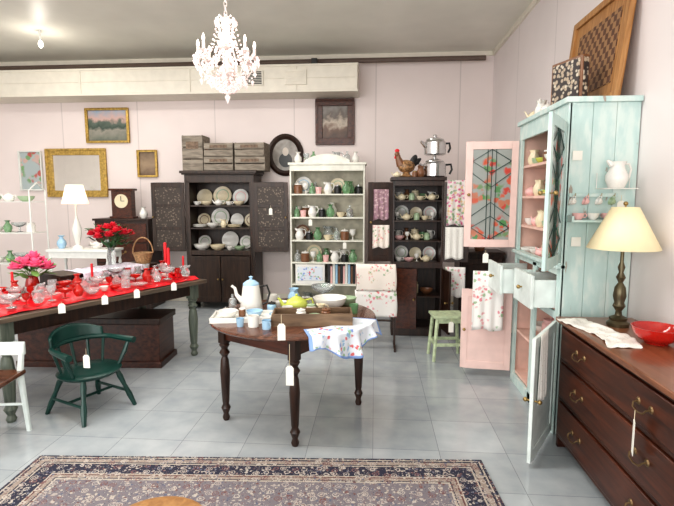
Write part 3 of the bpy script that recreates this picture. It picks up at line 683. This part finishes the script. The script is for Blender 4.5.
t=thing('painted_stool','small square stool with chipped sage green paint','stool',(.73,4.78,0),math.radians(6))
part(M().box(-.16,.16,-.13,.13,.43,.455),'seat',sageP,t,.004)
for x in(-1,1):
    for y in(-1,1): part(M().tube([(x*.155,y*.125,0),(x*.12,y*.1,.43)],[.016,.02],6),'leg',sageP,t)
for y in(-1,1): part(M().box(-.14,.14,y*.115-.008,y*.115+.008,.15,.18),'stretcher',sageP,t,.002); part(M().box(-.13,.13,y*.105-.008,y*.105+.008,.38,.43),'apron',sageP,t,.002)
for x in(-1,1): part(M().box(x*.14-.008,x*.14+.008,-.11,.11,.15,.18),'stretcher',sageP,t,.002)
t=thing('low_cabinet','low dark wooden cabinet in the corner with a plant on top','cabinet',(1.34,6.3,0))
part(M().box(-.27,.27,-.2,.2,0,.9).box(-.29,.29,-.22,.2,.9,.93),'cabinet_body',darkw,t,.004)
door(t,'door',.5,.78,(-.25,-.212,.06),0,darkw,darkw,'panel',brass)
bouquet('potted_plant','leafy green artificial plant in a brown pot',(1.34,6.25,.93),leafl,leaf,brownc,.19,7,.05,.14,.07)

# ---------------------------------------------------------------- turquoise cupboard
ux,uy=1.436,3.735
t=thing('kitchen_cupboard','tall chipped turquoise cupboard with open pink-lined doors, full of china','cupboard',(ux,uy,0))
hy=.515; x0,x1=-.219,.219
m=M()
for s in(-1,1):
    for k in range(3):
        a=x0+.006+(x1-x0-.006)*k/3; b_=x0+.006+(x1-x0-.006)*(k+1)/3
        y=s*hy; m.box(a+.001,b_-.001,min(y,y-s*.022),max(y,y-s*.022),0,2.2)
m.box(x0,x0+.022,-hy,-hy+.06,0,2.2).box(x0,x0+.022,hy-.06,hy,0,2.2).box(x0,x0+.022,-.04,.04,0,1.12).box(x0,x0+.022,-hy+.06,hy-.06,2.08,2.2).box(x0,x0+.022,-hy+.06,hy-.06,1.09,1.16).box(x0,x0+.022,-hy+.06,hy-.06,.79,.84).box(x0,x0+.022,-hy+.06,hy-.06,0,.08)
m.box(x0-.02,x1,-hy-.02,hy+.02,2.2,2.235)
m.box(x0-.03,x0+.03,-hy,hy,1.14,1.165)
part(m,'cupboard_body',turqm,t,.003)
m=M().box(x1-.012,x1-.002,-hy+.024,hy-.024,.05,2.19)
SH=(1.12,1.36,1.6,1.85)
for z in(.08,.45)+SH: m.box(x0+.024,x1-.012,-hy+.024,hy-.024,z,z+.02)
for s in(-1,1): m.box(x0+.024,x1-.012,s*(hy-.026)-.002,s*(hy-.026)+.002,.1,2.18)
part(m,'shelves',pinkin,t)
door(t,'door',.43,.9,(x0-.012,hy-.02,1.18),math.radians(176),pinkdoor,stain,'lattice',brass,label='pink glass door with lattice panes')
door(t,'door',.47,.9,(x0-.012,-hy+.01,1.18),math.radians(240),turqm,stain,'lattice',brass)
door(t,'door',.43,.72,(x0-.012,hy-.02,.08),math.radians(172),pinkdoor,pinkdoor,'panel',brass,label='pink panelled door')
door(t,'door',.53,.76,(x0-.012,-hy+.01,.03),math.radians(238),turql,turql,'panel',brass,label='pale turquoise white door')
for k,(yc,o) in enumerate([(-.245,.14),(.245,.22)]):
    m=M().box(-.02,.0,-.2,.2,0,.23).box(0,.3,-.19,-.178,.01,.2).box(0,.3,.178,.19,.01,.2).box(0,.3,-.18,.18,.01,.02)
    dr=part(m,'drawer',turql,t,.002,loc=(x0-o,yc,.85))
    m=M(); m.tube([(-.02,0,.12),(-.04,0,.12)],.006); m.sph((-.045,0,.12),.015); part(m,'knob',brass,dr)
Mu=Matrix.Translation((ux,uy,0))@Matrix.Rotation(-pi/2,4,'Z')
wh='in the turquoise cupboard'
ci=[('bowl',white,.07,None),('teacup',white,.05,None),('teapot',pinkc,.05,None),('pitcher',cream,.05,None),('teacup',greenc,.045,None),('bowl',yellowg,.06,None),('jar',brownc,.04,white)]
for i,z in enumerate(SH):
    z+=.02
    fill(Mu,-.48,.48,.13,z,[('stand',white,.09,greenc),('stand',cream,.085,greenc)],'plates in the turquoise cupboard',wh,.003)
    fill(Mu,-.48,.48,.02,z,(ci*2)[i+3:],'china in the turquoise cupboard',wh,.004)
    fill(Mu,-.48,.48,-.13,z,(ci*2)[i:],'china in the turquoise cupboard',wh,.004)
for i,z in enumerate((.1,.47)):
    fill(Mu,-.46,.46,0,z,[('bowl',white,.1,None),('jar',pinkc,.07,None),('stack',cream,.11,None)],'crockery in the turquoise cupboard',wh)
hang((.98,4.17,.98),.26,.52,flr4,math.radians(-6),'white tea towel with red flowers hanging on the pink door')
hang((1.02,2.90,.80),.16,.42,lace,math.radians(58),'sheer white cloth hanging on the open cupboard door')
tag((.95,4.175,1.16),.08,0,'hanging from the pink door',.03); tag((1.56,3.2,1.62),.09,0,'hanging from the cupboard side',.04)

t=thing('game_board','large honey wood game board leaning on the wall above the cupboard','game board',(1.54,3.76,2.236))
t.rotation_euler=(0,math.radians(6),0)
m=M()
L,Hh=.46,.76
m.box(-.02,.02,-L,L,0,.05).box(-.02,.02,-L,L,Hh-.05,Hh).box(-.02,.02,-L,-L+.05,.05,Hh-.05).box(-.02,.02,L-.05,L,.05,Hh-.05).box(0,.012,-L+.05,L-.05,.05,Hh-.05)
part(m,'board_frame',oak,t,.004)
def chk():
    m,n,l,b=nt('game_board_squares'); mp=coords(n,l,(0,1,1)); c=n.new('ShaderNodeTexChecker'); c.inputs['Scale'].default_value=22
    c.inputs['Color1'].default_value=(.34,.19,.09,1); c.inputs['Color2'].default_value=(.13,.06,.035,1); l.new(mp.outputs[0],c.inputs['Vector']); l.new(c.outputs[0],b.inputs['Base Color']); return m
part(M().box(-.004,.0,-.33,.33,.13,.62),'playing_surface',chk(),t)
t=thing('patterned_box','black and cream patterned flat box standing on the cupboard','box',(1.36,3.62,2.236),math.radians(20))
part(M().box(-.03,.03,-.15,.15,0,.33),'box_body',brownc,t,.006)
part(M().box(-.036,-.03,-.13,.13,.02,.31).box(-.02,.02,-.153,-.149,.02,.31),'patterned_lid',floral('diamond_paper',(.05,.04,.04),[(.7,.62,.5),(.5,.4,.3)],34,.5,.5,clus=False,dist=0),t)
for k,(kk,c_,y) in enumerate([('teapot',cream,4.15),('pitcher',white,4.0),('teapot',white,3.86)]):
    put(kk,c_,(1.3,y,2.236),.05,rz=k,where='on top of the turquoise cupboard')
t=thing('wall_rack','small white wire rack on the side of the turquoise cupboard','rack',(1.50,3.14,1.66))
m=M()
for y in(-.05,0,.05): m.tube([(-.1,y,0),(.1,y,0)],.003,5)
for x in(-.1,0,.1): m.tube([(x,-.05,0),(x,.055,0),(x,.055,.1)],.003,5)
part(m,'rack_wire',whiteP,t)
put('pitcher',white,(1.49,3.13,1.664),.064,rz=.2,where='on the wire rack of the cupboard')
m=M().box(-.19,.19,-.05,.05,0,.015).box(-.19,-.175,-.05,.05,.015,.04).box(.175,.19,-.05,.05,.015,.04)
single(m,'small_wall_shelf','small turquoise shelf on the side of the cupboard','shelf',turqm,(1.42,3.163,1.45),bevel=.002)
for k,c_ in enumerate((pinkc,white,pinkc,cream)): put('teacup',c_,(1.285+k*.09,3.16,1.466),.037,rz=k,where='on the small turquoise shelf',group='cups on the small shelf')
# hook rail with hanging cups
t=thing('hook_rail','narrow turquoise peg rail with hooks on the cupboard side','rack',(1.39,3.212,1.62))
part(M().box(-.15,.15,-.012,0,-.012,.012),'rail',turqm,t,.002)
for k in range(4):
    x=-.12+k*.08; part(M().tube([(x,-.012,0),(x,-.03,-.005),(x,-.032,.012)],.002,5),'hook',brass,t)
    o=put('teacup',(white,pinkc,white,greenc)[k],(1.39+x-.0,3.178,1.575),.026,rz=0,where='hanging from the peg rail',group='cups on the peg rail'); o.rotation_euler=(0,math.radians(-70),0)
for k,x in enumerate((1.3,1.28)):
    m=M().box(-.03,.03,-.004,0,-.06,0); single(m,'paper_notice','small cream paper card pinned to the turquoise cupboard side','card',paper,(x,3.212,[1.35,1.9][k]))

# ---------------------------------------------------------------- dresser
dx0,dx1,dy0,dy1=1.19,1.63,1.78,3.08
t=thing('chest_of_drawers','dark mahogany chest of three wide drawers with brass bail pulls','dresser',((dx0+dx1)/2,(dy0+dy1)/2,0))
hx,hy2=(dx1-dx0)/2,(dy1-dy0)/2
m=M().box(-hx,hx,-hy2,-hy2+.03,0,.82).box(-hx,hx,hy2-.03,hy2,0,.82).box(-hx+.02,hx,-hy2,hy2,.06,.08).box(hx-.01,hx,-hy2,hy2,.08,.82)
for z in(.07,.32,.57,.795): m.box(-hx,hx-.02,-hy2+.03,hy2-.03,z,z+.025)
part(m,'dresser_body',mahogd,t,.003)
part(M().box(-hx-.03,hx,-hy2-.03,hy2+.03,.82,.85),'dresser_top',mtop,t,.006)
for z,h in((.1,.215),(.35,.215),(.6,.19)):
    dr=part(M().box(-hx-.012,hx-.05,-hy2+.035,hy2-.035,z,z+h),'drawer',mahog,t,.006)
    for y in(-.33,.33): part(pull(.1),'drawer_pull',dbrass,dr,loc=(-hx-.012,y,z+h*.55),rz=-pi/2)
tag((1.14,2.1,.68),.16,pi/2.6,'on a drawer pull of the dresser',.04)
t=thing('table_lamp','dark metal lamp with wide cream pleated shade on the dresser','lamp',(1.44,2.9,.85))
part(M().lathe([(0,0),(.06,0),(.062,.02),(.045,.035),(.05,.05),(.02,.065),(.016,.09),(.035,.12),(.026,.14),(.036,.18),(.03,.23),(.012,.26),(.026,.29),(.012,.32),(.02,.35),(.01,.38),(.01,.46),(0,.46)],seg=20),'lamp_base',plain('antique_bronze',(.12,.1,.06),.35,metal=.7,var=.3),t)
part(M().tube([(0,0,.46),(0,0,.71)],.005).sph((0,0,.72),.013),'lamp_stem',brass,t)
m=M(); N=72; vs=[]
for i in range(N):
    a=2*pi*i/N; k=1+.012*(i%2)
    vs+=[(.19*k*math.cos(a),.19*k*math.sin(a),.46),(.07*k*math.cos(a),.07*k*math.sin(a),.70)]
m.add(vs,[(2*i,2*((i+1)%N),2*((i+1)%N)+1,2*i+1) for i in range(N)],False)
part(m,'lamp_shade',shade,t,solid=.003)
put('bowl',redglass,(1.47,2.56,.85),.12,where='on the dresser')
def dl2(u,v):
    x=1.175+.17*u+.04*math.sin(v*5); y=2.45+.58*v
    return (x,y,.853+.022*max(0,.15+noise.noise(Vector((u*3,v*9,2)))))
single(M().grid(dl2,24,60),'lace_doily','crumpled white lace runner on the dresser top','cloth',lace,solid=.002)

# ---------------------------------------------------------------- wall pictures
def picture(name,lab,xa,xb,za,zb,fm,am,fw=.05,y=D-.003,mirror=False,oval=False,cat='picture'):
    cx=(xa+xb)/2; w=(xb-xa)/2; h=(zb-za)
    t=thing(name,lab,cat,(cx,y,za))
    m=M()
    if oval:
        N=40; vs=[]
        for i in range(N):
            a=2*pi*i/N
            for k,(q,yy) in enumerate([(0,-.0),(0,-.025),(.5,-.04),(1,-.02),(1,0)]):
                rx=w-fw*q; rz_=h/2-fw*q; vs.append((rx*math.cos(a),yy,h/2+rz_*math.sin(a)))
        m.add(vs,[(5*i+k,5*((i+1)%N)+k,5*((i+1)%N)+(k+1)%5,5*i+(k+1)%5) for i in range(N) for k in range(5)],True)
        part(m,'frame',fm,t)
        def ov(c0,c1,rx,rz_,yy): return [(c0+rx*math.cos(2*pi*i/N),yy,c1+rz_*math.sin(2*pi*i/N)) for i in range(N)]
        c=M(); c.add(ov(0,h/2,w-fw,h/2-fw,-.01),[list(range(N))]); c.cur=1
        c.add(ov(0,h*.38,w*.36,h*.17,-.012),[list(range(N))]); c.cur=2; c.add(ov(0,h*.58,w*.17,h*.1,-.014),[list(range(N))]); part(c,'portrait',am,t)
        return
    m.box(-w,w,-.035,0,0,fw).box(-w,w,-.035,0,h-fw,h).box(-w,-w+fw,-.035,0,fw,h-fw).box(w-fw,w,-.035,0,fw,h-fw)
    f=fw*.35; m.box(-w,w,-.045,-.03,0,f).box(-w,w,-.045,-.03,h-f,h).box(-w,-w+f,-.045,-.03,f,h-f).box(w-f,w,-.045,-.03,f,h-f)
    part(m,'frame',fm,t,.004); part(M().box(-w+fw,w-fw,-.012,-.004,fw,h-fw),'mirror_glass' if mirror else 'canvas',am,t)
picture('landscape_painting','dusky landscape painting of a lake in a gilt frame',-4.41,-3.73,2.44,2.96,gold,art('lake_landscape',[(0,(.1,.13,.1)),(.35,(.32,.3,.25)),(.45,(.05,.08,.06)),(.6,(.12,.15,.12)),(.7,(.6,.4,.35)),(1,(.3,.4,.5))],0,.52,.5,9),.035)
picture('gilt_mirror','rectangular mirror in a wide ornate gilt frame on the wall',-5.09,-4.12,1.62,2.36,gold,mirrm,.1,mirror=True,cat='mirror')
picture('floral_painting','pale red and green floral painting in a thin frame',-5.53,-5.16,1.72,2.33,whiteP,floral('red_floral_painting',(.42,.48,.48),[(.5,.1,.08),(.2,.35,.15),(.6,.4,.35)],14,.6,.5),.02)
picture('small_framed_print','small brown portrait print in a gilt frame',-3.62,-3.31,1.92,2.33,gold,art('sepia_print',[(0,(.12,.07,.04)),(.5,(.35,.25,.16)),(1,(.15,.1,.06))],0,.4,.5,12),.03)
picture('oval_portrait','old photograph portrait in a dark oval frame on the wall',-1.61,-1.06,1.93,2.55,darkw,[plain('aged_photo_paper',(.3,.27,.24),.3,var=.3),plain('dark_clothing_print',(.04,.04,.04),.4,var=.3),plain('pale_face_print',(.6,.52,.45),.4)],.08,oval=True)
picture('framed_painting','small painting in a wide dark brown frame on the wall',-.88,-.31,2.38,3.04,mahog,art('brown_landscape',[(0,(.02,.012,.01)),(.35,(.15,.08,.05)),(.5,(.5,.42,.34)),(.65,(.12,.09,.07)),(1,(.3,.28,.26))],0,.66,.7,9),.1)

# ---------------------------------------------------------------- left background
t=thing('wire_etagere','white wire display stand holding glass and pottery','display stand',(-4.75,5.95,0))
m=M()
for x in(-.38,.38):
    for y in(-.15,.15): m.tube([(x,y,0),(x,y,1.7)],.01,6)
    m.tube([(x,-.15,1.7),(x,0,1.8),(x,.15,1.7)],.008,6)
part(m,'frame',whiteP,t)
for z in(.3,.75,1.15,1.55):
    part(M().box(-.38,.38,-.15,.15,z,z+.008),'shelf',whiteP,t)
Me=T((-4.75,5.95,0),0)
for z in(.758,1.158,1.558): fill(Me,-.34,.36,0,z,[('bowl',white,.1,None),('vase',greenglass,.055,None),('compote',glassm,.08,None),('jar',white,.055,None)] if z<1.5 else [('bowl',greenc,.1,None),('teapot',white,.07,None)],'wares on the wire stand','on the white wire stand',.02)
t=thing('console_table','white painted console table with a lower shelf','table',(-3.76,5.95,0))
part(M().box(-.42,.42,-.18,.18,.92,.95).box(-.4,.4,-.16,.16,.84,.92),'tabletop',whiteP,t,.003)
part(M().box(-.4,.4,-.16,.16,.25,.27),'lower_shelf',whiteP,t,.003)
for x in(-1,1):
    for y in(-1,1): part(M().lathe(turned(1.1,.022),seg=10),'leg',whiteP,t,loc=(x*.38,y*.15,0))
t=thing('small_lamp','small white table lamp with a glowing cloth shade','lamp',(-3.84,5.92,.95))
part(M().lathe([(0,0),(.07,0),(.07,.02),(.025,.05),(.05,.16),(.06,.25),(.03,.36),(.012,.42),(.01,.6),(0,.6)],seg=16),'lamp_base',white,t)
part(M().lathe([(.16,.58),(.1,.82)],seg=28,cap=False),'lamp_shade',shadew,t,solid=.003)
part(M().lathe([(0,.6),(.02,.62),(.03,.67),(.0,.71)],seg=10),'light_bulb',bulb,t)
fill(T((-3.76,5.95,0),0),.05,.4,.02,.95,[('teapot',white,.06,None),('goblet',glassm,.05,None),('vase',white,.045,None)],'wares on the console','on the white console table')
put('vase',bluec,(-4.08,5.95,.95),.06,where='on the white console table')
t=thing('sideboard','tall dark wooden sideboard against the pink wall','sideboard',(-3.64,6.85,0))
part(M().box(-.4,.4,-.2,.22,.05,1.28).box(-.42,.42,-.23,.24,1.28,1.31).box(-.42,.42,-.22,.22,0,.06),'sideboard_body',darkw,t,.004)
for k in range(4):
    dr=part(M().box(-.37,.37,-.215,-.2,.1+k*.29,.37+k*.29),'drawer',mahog,t,.004); part(pull(.1),'drawer_pull',brass,dr,loc=(0,-.215,.25+k*.29))
t=thing('mantel_clock','small dark wooden clock with a gilt dial on the sideboard','clock',(-3.66,6.78,1.31))
part(M().box(-.15,.15,-.06,.06,0,.4).box(-.18,.18,-.08,.07,.4,.43).box(-.18,.18,-.08,.07,0,.03),'clock_case',mahog,t,.004)
part(M().lathe([(0,-.068),(.1,-.068),(.1,-.06)],(0,0,.25),24,'y'),'clock_dial',cream,t)
m=M().box(-.004,.004,-.073,-.07,.25,.32).box(0,.05,-.073,-.07,.247,.254); part(m,'clock_hands',blackm,t)
put('vase',white,(-3.35,6.75,1.31),.06,where='on the tall sideboard')

# ---------------------------------------------------------------- chandelier
t=thing('chandelier','small white and pink crystal chandelier hanging from the ceiling','chandelier',(-1.19,3.9,H))
Z=-.97
m=M().lathe([(0,0),(.06,0),(.05,-.03),(.01,-.05)],seg=16)
for k in range(16):
    z=-.05-.036*k
    pts=[(.012*math.cos(a)*(1 if k%2 else 0),.012*math.cos(a)*(0 if k%2 else 1),z-.02+.024*math.sin(a)) for a in [2*pi*j/10 for j in range(11)]]
    m.tube(pts,.003,5)
part(m,'chain',crysf,t)
part(M().lathe([(0,.36),(.02,.33),(.05,.31),(.02,.28),(.015,.2),(.04,.15),(.02,.1),(.02,-.02),(.06,-.06),(.07,-.1),(.04,-.15),(.015,-.2),(0,-.22)],(0,0,Z),14),'column',crysf,t)
cr=M()
def drop(p,s):
    x,y,z=p; cr.add([(x,y,z),(x-s,y,z-s*1.3),(x,y-s,z-s*1.3),(x+s,y,z-s*1.3),(x,y+s,z-s*1.3),(x,y,z-s*3.6)],[(0,1,2),(0,2,3),(0,3,4),(0,4,1),(5,2,1),(5,3,2),(5,4,3),(5,1,4)])
def strand(fn,n,r=.0085):
    for j in range(n+1): cr.sph(fn(j/n),r,6,4)
for k in range(8):
    a=2*pi*k/8+.2; ca,sa=math.cos(a),math.sin(a)
    P=lambda r,z:(r*ca,r*sa,Z+z)
    part(M().tube([P(.02,-.05),P(.08,-.13),P(.15,-.14),P(.2,-.07),P(.22,0),P(.22,.02)],.006,6),'arm',crysf,t)
    part(M().lathe([(0,0),(.035,.005),(.045,.015),(.03,.012),(.012,.02),(.012,.08),(0,.08)],P(.22,.02),10),'candle_cup',crysf,t)
    part(M().lathe([(0,0),(.01,.01),(.012,.025),(.005,.05),(0,.06)],P(.22,.10),8),'light_bulb',bulb,t)
    for q in range(5): aa=a+(q-2)*.11; drop((.25*math.cos(aa),.25*math.sin(aa),Z+.03-.03*(q%2)),.013)
    for q in range(3): drop(P(.08+.06*q,-.14-.02*(q==0)),.015)
    strand(lambda u:P(.06+.15*u,.30*(1-u)**1.7+.03-.05*math.sin(pi*u)),14)
    strand(lambda u:P(.22*math.cos(u*pi/2)+.01,-.02-.2*math.sin(u*pi/2)),11)
    a2=2*pi*(k+1)/8+.2; am=(a+a2)/2
    strand(lambda u:(.235*math.cos(a+(a2-a)*u),.235*math.sin(a+(a2-a)*u),Z+.02-.07*math.sin(pi*u)),10)
    strand(lambda u:(.075*math.cos(am)*(1-.4*math.sin(pi*u)),.075*math.sin(am)*(1-.4*math.sin(pi*u)),Z+.31-.3*u),12)
    strand(lambda u:((.06+.11*u)*math.cos(am),(.06+.11*u)*math.sin(am),Z+.22*(1-u)**1.6-.03-.05*math.sin(pi*u)),10)
    drop((.235*math.cos(am),.235*math.sin(am),Z-.055),.015); drop((.17*math.cos(am),.17*math.sin(am),Z-.04),.015)
    strand(lambda u:(.15*math.cos(u*pi/2)*math.cos(am)+.0,.15*math.cos(u*pi/2)*math.sin(am),Z-.08-.17*math.sin(u*pi/2)),9)
for k in range(12):
    a=2*pi*k/12
    drop((.06*math.cos(a),.06*math.sin(a),Z-.2),.014); drop((.08*math.cos(a),.08*math.sin(a),Z+.31),.015); drop((.06*math.cos(a),.06*math.sin(a),Z+.15),.014)
    drop((.11*math.cos(a),.11*math.sin(a),Z-.14),.014)
drop((0,0,Z-.25),.024)
part(cr,'crystals',crys,t,stuff=True)

# ---------------------------------------------------------------- light
def area(name,loc,rot,sx,sy,e,c=(1,1,1)):
    l=bpy.data.lights.new(name,'AREA'); l.shape='RECTANGLE'; l.size=sx; l.size_y=sy; l.energy=e; l.color=c
    o=link(bpy.data.objects.new(name,l)); o.location=loc; o.rotation_euler=rot; return o
area('window_light',(-2.8,YF+.1,1.9),(math.radians(90),0,0),7.5,2.6,245,(1,.99,.97))
area('ceiling_light_a',(-1.8,2.6,H-.12),(0,0,0),4,.5,80,(1,.98,.94))
area('ceiling_light_b',(-3.0,5.0,H-.12),(0,0,0),5,.4,58,(1,.98,.94))
def point(name,loc,e,r,c):
    l=bpy.data.lights.new(name,'POINT'); l.energy=e; l.shadow_soft_size=r; l.color=c; o=link(bpy.data.objects.new(name,l)); o.location=loc
point('pendant_glow',(-4.15,5.9,H-.3),5,.05,(1,.93,.82)); point('chandelier_glow',(-1.19,3.9,H-.78),4,.08,(1,.85,.77))
w=bpy.data.worlds.new('World'); S.world=w; w.use_nodes=True
w.node_tree.nodes['Background'].inputs[0].default_value=(.95,.97,1,1); w.node_tree.nodes['Background'].inputs[1].default_value=1.0

cam=bpy.data.cameras.new('camera'); cam.sensor_width=36; cam.lens=480/674*36; cam.clip_start=.05
co=link(bpy.data.objects.new('camera',cam)); co.location=(0,0,1.6); co.rotation_euler=(math.radians(90-6.5),0,math.radians(4.5)); S.camera=co
